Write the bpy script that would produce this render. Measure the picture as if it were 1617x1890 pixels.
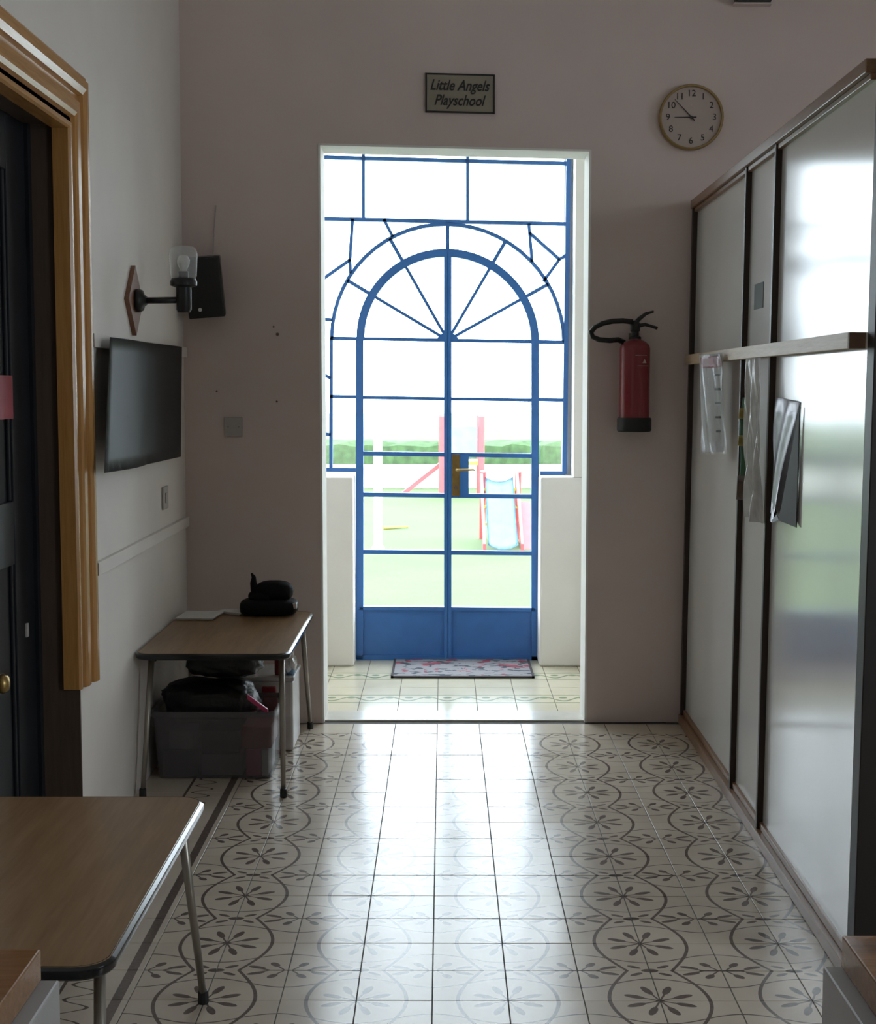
import bpy, bmesh, math, random
from mathutils import Vector, Matrix
for o in list(bpy.data.objects): bpy.data.objects.remove(o)
S = bpy.context.scene
PI = math.pi
rnd = random.Random(7)

# ------------------------------------------------------------------ camera
F, YAW, PITCH = 2729.6, -0.0037, 0.0847
CAM = Vector((0.0291, -3.7717, 1.6108))
cam = bpy.data.cameras.new('camera'); camo = bpy.data.objects.new('camera', cam); S.collection.objects.link(camo)
camo.location = CAM; camo.rotation_euler = (PI/2-PITCH, 0, -YAW)
cam.sensor_fit = 'HORIZONTAL'; cam.sensor_width = 36; cam.lens = F*36/1617; cam.clip_start = .05; cam.clip_end = 400
S.camera = camo
# ------------------------------------------------------------------ sky and windows' daylight
W = bpy.data.worlds.new('overcast_sky'); S.world = W; W.use_nodes = True
W.node_tree.nodes['Background'].inputs[0].default_value = (.82, .95, 1.03, 1)
W.node_tree.nodes['Background'].inputs[1].default_value = 9.3
XR = 3.3
WINDOWS = [(-2.5, -1.3, .9, 2.8), (1.35, 2.1, 2.55, 3.2)]   # y and z ranges of the windows in the right wall, out of view
def portal(name, loc, rot, sx, sy):
    l = bpy.data.lights.new(name, 'AREA'); l.shape = 'RECTANGLE'; l.size = sx; l.size_y = sy; l.cycles.is_portal = True
    o = bpy.data.objects.new(name, l); S.collection.objects.link(o); o.location = loc; o.rotation_euler = rot
for y0, y1, z0, z1 in WINDOWS:
    portal('window_daylight', (XR+.3, (y0+y1)/2, (z0+z1)/2), (0, PI/2, 0), z1-z0, y1-y0)
portal('garden_door_daylight', (.05, 5.0, 1.8), (-PI/2, 0, 0), 1.5, 3.4)
S.view_settings.view_transform = 'Standard'; S.view_settings.look = 'None'
S.view_settings.exposure = 0.0; S.view_settings.gamma = 1; S.view_settings.use_curve_mapping = False

# ------------------------------------------------------------------ pixel rays
_f = Vector((math.sin(YAW)*math.cos(PITCH), math.cos(YAW)*math.cos(PITCH), -math.sin(PITCH)))
_r = Vector((math.cos(YAW), -math.sin(YAW), 0)); _u = _r.cross(_f)
def ray(px, py): return _f + _r*((px-808.5)/F) - _u*((py-945)/F)
def at_y(px, py, y):
    d = ray(px, py); return CAM + d*((y-CAM.y)/d.y)
def at_z(px, py, z):
    d = ray(px, py); return CAM + d*((z-CAM.z)/d.z)

# ------------------------------------------------------------------ materials
class N:
    """number socket with arithmetic, to write patterns as formulas"""
    def __init__(s, t, v): s.t, s.v = t, v
    def op(s, o, b=None, c=None):
        n = s.t.nodes.new('ShaderNodeMath'); n.operation = o
        for i, q in enumerate((s, b, c)):
            if q is None: continue
            if isinstance(q, N):
                if hasattr(q.v, 'links') or not isinstance(q.v, (int, float)): s.t.links.new(q.v, n.inputs[i])
                else: n.inputs[i].default_value = q.v
            else: n.inputs[i].default_value = q
        return N(s.t, n.outputs[0])
    def __add__(s, b): return s.op('ADD', b)
    def __sub__(s, b): return s.op('SUBTRACT', b)
    def __mul__(s, b): return s.op('MULTIPLY', b)
    def __truediv__(s, b): return s.op('DIVIDE', b)
    def mod(s, b): return s.op('FLOORED_MODULO', b)
    def abs(s): return s.op('ABSOLUTE')
    def lt(s, b): return s.op('LESS_THAN', b)
    def gt(s, b): return s.op('GREATER_THAN', b)
    def mx(s, b): return s.op('MAXIMUM', b)
    def mn(s, b): return s.op('MINIMUM', b)
    def cos(s): return s.op('COSINE')
    def sin(s): return s.op('SINE')
    def sqrt(s): return s.op('SQRT')
def newmat(name):
    m = bpy.data.materials.new(name); m.use_nodes = True; t = m.node_tree
    return m, t, t.nodes['Principled BSDF']
def noise(t, scale, detail=4, vec=None, stretch=None):
    n = t.nodes.new('ShaderNodeTexNoise'); n.inputs['Scale'].default_value = scale; n.inputs['Detail'].default_value = detail
    g = t.nodes.new('ShaderNodeNewGeometry'); src = g.outputs['Position']
    if stretch:
        mp = t.nodes.new('ShaderNodeMapping'); mp.inputs['Scale'].default_value = stretch; t.links.new(src, mp.inputs[0]); src = mp.outputs[0]
    t.links.new(src, n.inputs['Vector']); return n
def mixc(t, fac, a, b):
    n = t.nodes.new('ShaderNodeMix'); n.data_type = 'RGBA'
    for s, v in ((n.inputs['Factor'], fac), (n.inputs['A'], a), (n.inputs['B'], b)):
        if isinstance(v, N): t.links.new(v.v, s)
        elif isinstance(v, tuple): s.default_value = (*v, 1) if len(v) == 3 else v
        elif isinstance(v, (int, float)): s.default_value = v
        else: t.links.new(v, s)
    return n.outputs['Result']
def ramp(t, sock, lo, hi):
    n = t.nodes.new('ShaderNodeMapRange'); n.inputs['From Min'].default_value = lo; n.inputs['From Max'].default_value = hi
    t.links.new(sock, n.inputs['Value']); return n.outputs['Result']
def bump(t, b, sock, strength, dist=.01):
    n = t.nodes.new('ShaderNodeBump'); n.inputs['Strength'].default_value = strength; n.inputs['Distance'].default_value = dist
    t.links.new(sock, n.inputs['Height']); t.links.new(n.outputs[0], b.inputs['Normal'])
def mat(name, col, rough=.5, metal=0, var=.12, scale=8, bmp=0, bscale=60, stretch=None, spec=.5):
    m, t, b = newmat(name)
    n = noise(t, scale, 5, stretch=stretch)
    dark = tuple(c*(1-var) for c in col); light = tuple(min(1, c*(1+var)) for c in col)
    t.links.new(mixc(t, ramp(t, n.outputs['Fac'], .3, .7), dark, light), b.inputs['Base Color'])
    b.inputs['Roughness'].default_value = rough; b.inputs['Metallic'].default_value = metal
    b.inputs['Specular IOR Level'].default_value = spec
    if bmp: bump(t, b, noise(t, bscale, 3).outputs['Fac'], bmp, .004)
    return m
def wood(name, a, b_, rough, stretch, scale=6, spec=.5):
    m, t, b = newmat(name)
    n = noise(t, scale, 6, stretch=stretch); n2 = noise(t, scale*4, 4, stretch=stretch)
    f = N(t, ramp(t, n.outputs['Fac'], .32, .68))*.65 + N(t, ramp(t, n2.outputs['Fac'], .3, .7))*.35
    t.links.new(mixc(t, f, a, b_), b.inputs['Base Color']); b.inputs['Roughness'].default_value = rough
    b.inputs['Specular IOR Level'].default_value = spec
    bump(t, b, n2.outputs['Fac'], .08, .002)
    return m
def pane_glass(name, tint=(1, 1, 1), refl=.06):
    m, t, b = newmat(name); t.nodes.remove(b)
    tr = t.nodes.new('ShaderNodeBsdfTransparent'); tr.inputs[0].default_value = (*tint, 1)
    gl = t.nodes.new('ShaderNodeBsdfGlossy'); gl.inputs['Roughness'].default_value = .02
    mx = t.nodes.new('ShaderNodeMixShader'); mx.inputs[0].default_value = refl
    t.links.new(tr.outputs[0], mx.inputs[1]); t.links.new(gl.outputs[0], mx.inputs[2])
    t.links.new(mx.outputs[0], t.nodes['Material Output'].inputs[0]); return m
def film(name, col, alpha, rough=.15):
    m, t, b = newmat(name)
    n = noise(t, 30, 4)
    t.links.new(mixc(t, ramp(t, n.outputs['Fac'], .3, .7), tuple(c*.85 for c in col), col), b.inputs['Base Color'])
    b.inputs['Alpha'].default_value = alpha; b.inputs['Roughness'].default_value = rough
    return m
def tile_floor(name):
    m, t, b = newmat(name)
    g = t.nodes.new('ShaderNodeNewGeometry'); sp = t.nodes.new('ShaderNodeSeparateXYZ'); t.links.new(g.outputs['Position'], sp.inputs[0])
    x, y = N(t, sp.outputs[0]), N(t, sp.outputs[1])
    mxx = ((x.mod(.4))-.2).abs(); myy = (((y+.2).mod(.4))-.2).abs()
    sx = (mxx*-1)+.2; sy = (myy*-1)+.2
    line = lambda d, w: d.abs().lt(w)
    wv = (myy*(PI/.4)).cos()*.07+.062
    P = line(mxx-wv, .0052)
    dl = (sx*(PI/.2)).cos()*.029+.086
    P = P.mx(line(sy-dl, .0028))
    # medallion of eight leaves
    r = (mxx*mxx+myy*myy).sqrt(); ang = myy.op('ARCTAN2', mxx)
    da = (ang.mod(PI/4)-PI/8).abs(); perp = r*da.sin(); al = r*da.cos()
    leaf = (((al-.070)/.028)*((al-.070)/.028) + (perp/.0105)*(perp/.0105)).lt(1)
    stem = perp.lt(.0028)*al.lt(.06)
    P = P.mx(leaf).mx(stem)
    def ell(cx, cy, a, hl, hw, u, v):
        ca, sa = math.cos(a), math.sin(a)
        p = (u-cx)*ca+(v-cy)*sa; q = (v-cy)*ca-(u-cx)*sa
        return ((p/hl)*(p/hl)+(q/hw)*(q/hw)).lt(1)
    P = P.mx(sy.lt(.0035)*sx.lt(.062))
    for a in ((.088, .021, .33, .026, .0085), (.068, .008, .35, .022, .003), (.040, .040, .85, .018, .0105), (.022, .016, .9, .02, .003)):
        P = P.mx(ell(*a, sx, sy))
    for a in ((0, 0, 0, .024, .013), (.040, .026, .5, .020, .0075)):
        P = P.mx(ell(*a, mxx, sy))
    P = P*x.gt(-.8)*y.lt(3.0)
    # border down the left side
    wave = x+.935+((y*(2*PI/.1)).cos()*.036)
    Bd = line(x+.832, .014).mx(line(wave, .0055)).mx(line(x+.995, .005))*y.lt(3.0)
    P = P.mx(Bd)
    n = noise(t, 5, 5); n2 = noise(t, 90, 3)
    base = mixc(t, ramp(t, n.outputs['Fac'], .3, .7), (.56, .475, .385), (.66, .57, .47))
    ink = mixc(t, ramp(t, n2.outputs['Fac'], .3, .7), (.075, .05, .043), (.125, .09, .08))
    t.links.new(mixc(t, P*.92, base, ink), b.inputs['Base Color'])
    b.inputs['IOR'].default_value = 1.36
    rr = N(t, ramp(t, noise(t, 3, 4).outputs['Fac'], .3, .7))*.06+.17
    t.links.new(rr.v, b.inputs['Roughness'])
    bump(t, b, noise(t, 10, 2).outputs['Fac'], .015, .004)
    return m
def border_tile(name):
    m, t, b = newmat(name)
    g = t.nodes.new('ShaderNodeNewGeometry'); sp = t.nodes.new('ShaderNodeSeparateXYZ'); t.links.new(g.outputs['Position'], sp.inputs[0])
    x, y = N(t, sp.outputs[0]), N(t, sp.outputs[1])
    v = ((y-3.67).mod(.6))-.1                     # distance from the middle of a border row
    wv = v+((x*(2*PI/.2)).sin()*.045)
    P = wv.abs().lt(.012).mx((v.abs()-.085).abs().lt(.006))
    lf = (((x.mod(.1)-.05)/.022)*((x.mod(.1)-.05)/.022)+((v-.03)/.02)*((v-.03)/.02)).lt(1)
    P = P.mx(lf)
    n = noise(t, 6, 4)
    base = mixc(t, ramp(t, n.outputs['Fac'], .3, .7), (.66, .60, .44), (.76, .70, .54))
    t.links.new(mixc(t, P*.85, base, (.13, .24, .12)), b.inputs['Base Color'])
    b.inputs['Roughness'].default_value = .2
    return m
def mat_mat(name):
    m, t, b = newmat(name)
    n1 = noise(t, 9, 2); n2 = noise(t, 14, 3, stretch=(1, 1.6, 1)); n3 = noise(t, 400, 2)
    c = mixc(t, N(t, n1.outputs['Fac']).gt(.60), (.30, .285, .30), (.36, .07, .10))
    c = mixc(t, N(t, n2.outputs['Fac']).gt(.57), c, (.05, .065, .085))
    t.links.new(c, b.inputs['Base Color']); b.inputs['Roughness'].default_value = .9
    bump(t, b, n3.outputs['Fac'], .5, .003); return m
M = {}
M['wall'] = mat('wall_plaster', (.755, .625, .58), .8, var=.035, scale=3, bmp=.15, bscale=35)
M['wall_l'] = mat('left_wall_plaster', (.80, .735, .69), .7, var=.03, scale=3, bmp=.12, bscale=35)
M['white'] = mat('white_plaster', (.92, .89, .84), .7, var=.03, scale=4, bmp=.1)
M['ceil'] = mat('ceiling_paint', (.78, .76, .72), .85, var=.02)
M['tile'] = tile_floor('patterned_cement_tile')
M['cream'] = mat('cream_cement_tile', (.70, .64, .49), .2, var=.06, scale=5)
M['btile'] = border_tile('green_border_tile')
M['grout'] = mat('dark_grout', (.10, .09, .08), .8)
M['marble'] = mat('worn_marble', (.68, .65, .60), .2, var=.12, scale=7)
M['blue'] = mat('blue_gloss_paint', (.045, .17, .47), .35, var=.06, scale=12)
M['glass'] = pane_glass('clear_glass')
M['brass'] = mat('aged_brass', (.38, .26, .10), .35, .9, var=.15, scale=30)
M['arch'] = wood('varnished_orange_pine', (.40, .185, .05), (.56, .285, .095), .24, (12, 12, .6), 5)
M['archh'] = wood('varnished_orange_pine_head', (.40, .185, .05), (.56, .285, .095), .24, (12, .6, 12), 5)
M['jamb'] = wood('dark_jamb_wood', (.07, .045, .032), (.10, .065, .045), .5, (10, 10, .7))
M['ddoor'] = mat('dark_door_paint', (.013, .0145, .019), .45, var=.2, spec=.3)
M['lam'] = wood('brown_laminate', (.195, .110, .05), (.30, .185, .095), .33, (7, .5, 7), 4)
M['edge'] = mat('black_vinyl_edge', (.012, .012, .013), .16, var=.1)
M['tube'] = mat('grey_tube_metal', (.34, .31, .27), .35, .7, var=.1)
M['rubber'] = mat('black_rubber', (.012, .012, .012), .55)
M['laminate'] = mat('glossy_white_laminate', (.80, .78, .75), .14, var=.02, scale=3)
M['batten'] = wood('dark_brown_batten', (.022, .012, .008), (.04, .024, .017), .45, (10, 10, .6))
M['pine'] = wood('pale_pine', (.50, .36, .22), (.66, .50, .34), .5, (12, .8, 12), 5)
M['rail'] = wood('brown_rail_wood', (.20, .105, .055), (.31, .175, .10), .32, (12, .7, 12), 5)
M['post'] = mat('black_brown_post', (.014, .010, .009), .5)
M['blackpl'] = mat('black_plastic', (.014, .014, .014), .4, var=.15, scale=40)
M['grille'] = mat('speaker_grille', (.012, .012, .013), .6, bmp=.6, bscale=500)
M['rwood'] = wood('red_brown_plaque_wood', (.17, .07, .035), (.25, .11, .06), .4, (10, .7, 10))
M['lampglass'] = None
M['card'] = mat('black_card', (.022, .023, .024), .42, var=.08)
M['plate'] = mat('grey_plate_plastic', (.50, .46, .43), .45, var=.03)
M['brown'] = mat('brown_end_grain', (.16, .09, .055), .6)
M['red'] = mat('extinguisher_red', (.27, .035, .045), .22, var=.06)
M['labelw'] = mat('faded_print', (.55, .40, .38), .5)
M['clockf'] = mat('clock_face_cream', (.52, .42, .37), .4, var=.03)
M['clockr'] = mat('clock_rim_gold', (.36, .25, .10), .35, .5)
M['ink'] = mat('black_ink', (.025, .022, .022), .5)
M['signf'] = mat('sign_beige', (.34, .30, .235), .22, var=.06)
M['pinkcard'] = mat('pink_red_card', (.33, .05, .07), .6)
M['paper'] = mat('white_paper', (.74, .72, .70), .55, var=.04, scale=15)
M['bagblk'] = mat('black_bag_nylon', (.006, .006, .007), .7, var=.2, bmp=.2, spec=.2)
M['silver'] = mat('silver_zip', (.6, .6, .62), .25, .9)
M['cloth'] = mat('black_bundle_plastic', (.007, .007, .008), .42, var=.3, scale=20, bmp=.8, bscale=45)
M['clearbox'] = film('milky_clear_plastic', (.20, .185, .195), .42, .2)
M['pink'] = mat('pink_plastic', (.62, .06, .18), .4)
M['dred'] = mat('dark_red_plastic', (.30, .02, .03), .4)
M['greybox'] = mat('grey_card', (.24, .23, .22), .6)
M['wbox'] = mat('white_box_plastic', (.70, .68, .67), .35)
M['foil'] = film('glossy_plastic_sleeve', (.98, .95, .91), .72, .2)
M['sleeve'] = film('clear_sleeve_film', (.9, .9, .9), .22, .08)
M['silverp'] = mat('silver_paper', (.42, .40, .42), .28, .5, var=.2, scale=25)
M['darkp'] = mat('dark_grey_paper_back', (.05, .047, .05), .6)
M['green'] = mat('green_print', (.04, .16, .05), .4)
M['yellow'] = mat('yellow_print', (.40, .30, .03), .4)
M['sticker'] = mat('grey_sticker', (.14, .15, .15), .8)
M['capwood'] = wood('varnished_cap_wood', (.19, .085, .03), (.29, .14, .055), .22, (.8, 10, 10))
M['greyp'] = mat('grey_painted_pier', (.36, .34, .33), .45, var=.06)
M['knob'] = mat('white_china_knob', (.85, .84, .78), .15, var=.02)
M['mat'] = mat_mat('rose_print_mat')
M['matedge'] = mat('dark_mat_binding', (.05, .04, .045), .8)
M['lawn'] = mat('lawn_grass', (.070, .110, .036), .9, var=.12, scale=.8, bmp=.4, bscale=60)
M['hedge'] = mat('hedge_leaves', (.05, .10, .035), .85, var=.35, scale=9, bmp=.8, bscale=25)
M['extw'] = mat('white_garden_wall', (.80, .78, .72), .8)
M['tred'] = mat('red_toy_plastic', (.55, .09, .10), .4)
M['tblue'] = mat('blue_toy_plastic', (.22, .40, .58), .4)
M['tyel'] = mat('yellow_toy_plastic', (.45, .36, .06), .4)
M['pave'] = mat('pale_paving', (.45, .43, .38), .8)
def lamp_glass():
    m, t, b = newmat('ribbed_clear_glass')
    b.inputs['Base Color'].default_value = (.8, .82, .82, 1); b.inputs['Alpha'].default_value = .30; b.inputs['Roughness'].default_value = .08
    n = noise(t, 40, 2, stretch=(0, 0, 4)); bump(t, b, n.outputs['Fac'], .4, .004); return m
M['lampglass'] = lamp_glass()

# ------------------------------------------------------------------ mesh helpers
def link(name, me, m, parent=None, pos=None):
    o = bpy.data.objects.new(name, me); S.collection.objects.link(o)
    for k in (m if isinstance(m, (list, tuple)) else [m]): me.materials.append(k)
    if parent is not None:
        o.parent = parent; o.matrix_parent_inverse = Matrix.Translation(-Vector(parent.location)) if parent.type == 'EMPTY' else Matrix()
    return o
def obj(name, bm, m, parent=None, smooth=False):
    bmesh.ops.recalc_face_normals(bm, faces=bm.faces[:])
    me = bpy.data.meshes.new(name); bm.to_mesh(me); bm.free()
    if smooth: me.shade_smooth()
    return link(name, me, m, parent)
def smooth_angle(o, deg=40):
    o.data.shade_smooth()
    try: o.data.set_sharp_from_angle(angle=math.radians(deg))
    except Exception: pass
    return o
def tag(o, label=None, cat=None, group=None, kind=None):
    if label: o['label'] = label
    if cat: o['category'] = cat
    if group: o['group'] = group
    if kind: o['kind'] = kind
    return o
def thing(name, loc, label=None, cat=None, group=None, kind=None):
    o = bpy.data.objects.new(name, None); S.collection.objects.link(o); o.location = loc; o.empty_display_size = .1
    return tag(o, label, cat, group, kind)
BM = bmesh.new
def hexa(bm, f, a0, a1, b0, b1, c0, c1):
    v = [bm.verts.new(f(a, b, c)) for a in (a0, a1) for b in (b0, b1) for c in (c0, c1)]
    for q in ((0, 1, 3, 2), (4, 6, 7, 5), (0, 4, 5, 1), (2, 3, 7, 6), (0, 2, 6, 4), (1, 5, 7, 3)): bm.faces.new([v[i] for i in q])
    return v
ident = lambda x, y, z: Vector((x, y, z))
def box(bm, x0, x1, y0, y1, z0, z1, bev=0):
    v = hexa(bm, ident, x0, x1, y0, y1, z0, z1)
    if bev: bevel(bm, v, bev)
    return bm
def bevel(bm, v, w, seg=2):
    vs = set(v); e = [e for e in bm.edges if e.verts[0] in vs and e.verts[1] in vs]
    bmesh.ops.bevel(bm, geom=e, offset=w, segments=seg, affect='EDGES', profile=.5)
def B1(x0, x1, y0, y1, z0, z1, bev=0): return box(BM(), x0, x1, y0, y1, z0, z1, bev)
def hbox(f, a0, a1, b0, b1, c0, c1, bev=0):
    bm = BM(); v = hexa(bm, f, a0, a1, b0, b1, c0, c1)
    if bev: bmesh.ops.recalc_face_normals(bm, faces=bm.faces[:]); bevel(bm, v, bev)
    return bm
def tube(pts, r, seg=10, bm=None, cap=True):
    bm = bm or BM(); pts = [Vector(p) for p in pts]; rings = []
    rr = r if isinstance(r, (list, tuple)) else [r]*len(pts)
    up = None
    for i, p in enumerate(pts):
        d = (pts[min(i+1, len(pts)-1)]-pts[max(i-1, 0)]).normalized()
        if up is None: up = Vector((0, 0, 1)) if abs(d.z) < .9 else Vector((1, 0, 0))
        a = d.cross(up).normalized(); b = a.cross(d).normalized(); up = b
        rings.append([bm.verts.new(p+(a*math.cos(t)+b*math.sin(t))*rr[i]) for t in [2*PI*k/seg for k in range(seg)]])
    for q, w in zip(rings, rings[1:]):
        for k in range(seg): bm.faces.new((q[k], q[(k+1) % seg], w[(k+1) % seg], w[k]))
    if cap: bm.faces.new(rings[0][::-1]); bm.faces.new(rings[-1])
    return bm
def lathe(prof, seg=24, origin=(0, 0, 0), axis='Z', bm=None):
    bm = bm or BM(); o = Vector(origin); rings = []
    def tr(r, h, t):
        a, b = r*math.cos(t), r*math.sin(t)
        return o+(Vector((a, b, h)) if axis == 'Z' else Vector((h, a, b)) if axis == 'X' else Vector((a, h, b)))
    for r, h in prof:
        rings.append([bm.verts.new(tr(r, h, 0))] if r < 1e-6 else [bm.verts.new(tr(r, h, 2*PI*k/seg)) for k in range(seg)])
    for q, w in zip(rings, rings[1:]):
        if len(q) == 1 and len(w) == 1: continue
        for k in range(seg):
            if len(q) == 1: bm.faces.new((q[0], w[k], w[(k+1) % seg]))
            elif len(w) == 1: bm.faces.new((q[k], q[(k+1) % seg], w[0]))
            else: bm.faces.new((q[k], q[(k+1) % seg], w[(k+1) % seg], w[k]))
    if len(rings[0]) > 1: bm.faces.new(rings[0][::-1])
    if len(rings[-1]) > 1: bm.faces.new(rings[-1])
    return bm
def prism(poly, d, bm=None):
    """closed 3D outline swept by the vector d"""
    bm = bm or BM(); d = Vector(d)
    a = [bm.verts.new(Vector(p)) for p in poly]; b = [bm.verts.new(Vector(p)+d) for p in poly]
    bm.faces.new(a); bm.faces.new(b[::-1]); n = len(a)
    for i in range(n): bm.faces.new((a[i], b[i], b[(i+1) % n], a[(i+1) % n]))
    return bm
def rrect(x0, x1, y0, y1, r, seg=6):
    out = []
    for cx, cy, a0 in ((x1-r, y1-r, 0), (x0+r, y1-r, PI/2), (x0+r, y0+r, PI), (x1-r, y0+r, 3*PI/2)):
        out += [(cx+r*math.cos(a0+PI/2*k/seg), cy+r*math.sin(a0+PI/2*k/seg)) for k in range(seg+1)]
    return out
def sheet(f, nu, nv, th, name, m, parent=None):
    """a sheet with real thickness: f(u, v) gives a point, the back lies th behind along the normal"""
    bm = BM(); g = [[bm.verts.new(f(i/nu, j/nv)) for j in range(nv+1)] for i in range(nu+1)]
    for i in range(nu):
        for j in range(nv): bm.faces.new((g[i][j], g[i+1][j], g[i+1][j+1], g[i][j+1]))
    bmesh.ops.solidify(bm, geom=bm.faces[:], thickness=th)
    return obj(name, bm, m, parent, True)
def text(name, s, size, mtx, m, parent, shear=0, ext=.0008, bold=0, align='CENTER'):
    c = bpy.data.curves.new(name, 'FONT'); c.body = s; c.size = size; c.shear = shear; c.extrude = ext; c.offset = bold
    c.align_x = align; c.align_y = 'CENTER'; c.resolution_u = 3
    o = bpy.data.objects.new('tmp', c); S.collection.objects.link(o)
    me = bpy.data.meshes.new_from_object(o.evaluated_get(bpy.context.evaluated_depsgraph_get()))
    bpy.data.objects.remove(o); me.transform(mtx); me.name = name
    me.materials.clear()
    return link(name, me, m, parent)
XF = lambda loc, rx=PI/2, rz=0: Matrix.Translation(loc) @ Matrix.Rotation(rz, 4, 'Z') @ Matrix.Rotation(rx, 4, 'X')

# ------------------------------------------------------------------ structure
XL, YB, TB = -1.19, 3.223, .0182           # left wall plane; back wall y = YB + TB*x
ZC = 4.1
Bk = lambda x, z, d: Vector((x, YB+TB*x-d, z))          # on the back wall, d towards the camera
Pt = lambda y, z, d: Vector((1.186+.0127*(y-YB)+.0101*z-d, y, z))   # on the partition, d towards the corridor
OX0, OX1, OZ0, OZ1 = -.552, .716, 2.734, 2.708         # opening in the back wall
WT = .235
def struct(name, bm, m): return tag(obj(name, bm, m), kind='structure')
# floor slab
bm = BM()
box(bm, -1.5, XR+.3, -7.3, -.4, -.12, -.001); box(bm, 1.2, XR+.3, -.4, 3.24, -.12, -.001); box(bm, -1.5, XR+.3, 3.24, 3.56, -.12, -.006)
nf = len(bm.faces)
box(bm, -1.5, 1.2, -.4, 3.24, -.12, -.004); box(bm, -1.1, 1.1, 3.24, 5.0, -.12, -.004)
bm.faces.ensure_lookup_table()
for f in bm.faces[nf:]: f.material_index = 1
floor = struct('floor', bm, [M['tile'], M['grout']])
def tile_mesh(w, d, m, name):
    g, c, h = .0016, .0005, .012
    bm = BM()
    lo = [bm.verts.new((x, y, -h)) for x, y in ((-w/2+g, -d/2+g), (w/2-g, -d/2+g), (w/2-g, d/2-g), (-w/2+g, d/2-g))]
    mi = [bm.verts.new((x, y, -c)) for x, y in ((-w/2+g, -d/2+g), (w/2-g, -d/2+g), (w/2-g, d/2-g), (-w/2+g, d/2-g))]
    g += c
    hi = [bm.verts.new((x, y, 0)) for x, y in ((-w/2+g, -d/2+g), (w/2-g, -d/2+g), (w/2-g, d/2-g), (-w/2+g, d/2-g))]
    for a, b in ((lo, mi), (mi, hi)):
        for i in range(4): bm.faces.new((a[i], a[(i+1) % 4], b[(i+1) % 4], b[i]))
    bm.faces.new(hi)
    me = bpy.data.meshes.new(name); bm.to_mesh(me); bm.free(); me.materials.append(m); return me
def lay(me, x, y, tilt, z=0):
    o = bpy.data.objects.new('floor_tile', me); S.collection.objects.link(o); o.parent = floor
    o.location = (x, y, z+rnd.uniform(-.0003, .0003)); o.rotation_euler = (rnd.gauss(0, tilt), rnd.gauss(0, tilt), 0)
t_main, t_cream, t_border = (tile_mesh(.2, .2, M[k], 'tile_'+k) for k in ('tile', 'cream', 'btile'))
for j in range(-2, 16):
    for i in range(-6, 6): lay(t_main, i*.2+.1, j*.2+.1, math.radians(.16))
for j in range(7):
    for i in range(-4, 5): lay(t_border if j in (1, 4) else t_cream, i*.2+.1, 3.57+j*.2, math.radians(.06))
# threshold slab
sl = obj('threshold_slab', hbox(ident, OX0+.004, OX1-.004, 3.262, 3.466, -.004, .006, .003), M['marble'], floor)
# back wall with its opening
bm = BM()
hexa(bm, Bk, XL-.3, OX0, 0, ZC, 0, -WT); hexa(bm, Bk, OX1, XR+.3, 0, ZC, 0, -WT)
vs = [Bk(x, z, d) for d in (0, -WT) for x, z in ((OX0, OZ0), (OX1, OZ1), (OX1, ZC), (OX0, ZC))]
v = [bm.verts.new(q) for q in vs]
for q in ((0, 1, 2, 3), (7, 6, 5, 4), (0, 4, 5, 1), (3, 2, 6, 7), (1, 5, 6, 2), (4, 0, 3, 7)): bm.faces.new([v[i] for i in q])
wall_back = struct('wall_back', bm, M['wall'])
# white-painted reveal of the opening: thin lining boards of plaster
bm = BM()
hexa(bm, Bk, OX0-.002, OX0+.008, 0, OZ0, .002, -WT-.002)
hexa(bm, Bk, OX1-.008, OX1+.002, 0, OZ1, .002, -WT-.002)
v = [bm.verts.new(Bk(x, z, d)) for d in (.002, -WT-.002) for x, z in ((OX0, OZ0-.008), (OX1, OZ1-.008), (OX1, OZ1+.002), (OX0, OZ0+.002))]
for q in ((0, 1, 2, 3), (7, 6, 5, 4), (0, 4, 5, 1), (3, 2, 6, 7), (1, 5, 6, 2), (4, 0, 3, 7)): bm.faces.new([v[i] for i in q])
tag(obj('trim_2', bm, M['white']), kind='structure')
for px, py in ((505, 603), (512, 617), (400, 722), (511, 741)):
    d = ray(px, py); t = (YB-CAM.y+TB*CAM.x)/(d.y-TB*d.x); q = CAM+d*t
    r = .008 if py == 617 else .005
    obj('nail_stub', lathe([(0, .001), (r, 0), (r*.8, -.004), (0, -.005)], 8, q, 'Y'), M['brown'], wall_back)
# left wall with the doorway
DY0, DY1, DZ = -.02, 1.126, 2.47
bm = BM()
box(bm, -1.46, XL, DY1, 3.25, 0, ZC); box(bm, -1.46, XL, -7.2, DY0, 0, ZC); box(bm, -1.46, XL, DY0, DY1, DZ, ZC)
wall_left = struct('wall_left', bm, M['wall_l'])
# far walls of the room, out of view
bm = BM()
ys = [-7.2]+[v for w in sorted(WINDOWS) for v in w[:2]]+[3.5]
for a, b in zip(ys[::2], ys[1::2]): box(bm, XR, XR+.25, a, b, 0, ZC)
for a, b, WZ0, WZ1 in WINDOWS: box(bm, XR, XR+.25, a, b, 0, WZ0); box(bm, XR, XR+.25, a, b, WZ1, ZC)
struct('wall_right', bm, M['wall'])
for i, (a, b, WZ0, WZ1) in enumerate(WINDOWS):
    w = thing('window_%d' % (i+2), (XR+.1, a, WZ0), kind='structure')
    bm = BM()
    for y in (a, (a+b)/2-.025, b-.05): box(bm, XR+.08, XR+.13, y, y+.05, WZ0, WZ1)
    for z in (WZ0, (WZ0+WZ1)/2, WZ1-.05): box(bm, XR+.085, XR+.125, a, b, z, z+.05)
    obj('window_frame', bm, M['white'], w)
struct('wall_rear', B1(-1.46, XR+.25, -7.4, -7.2, 0, ZC), M['wall'])
struct('ceiling', B1(-1.46, XR+.25, -7.4, 3.6, ZC, ZC+.2), M['ceil'])
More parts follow.
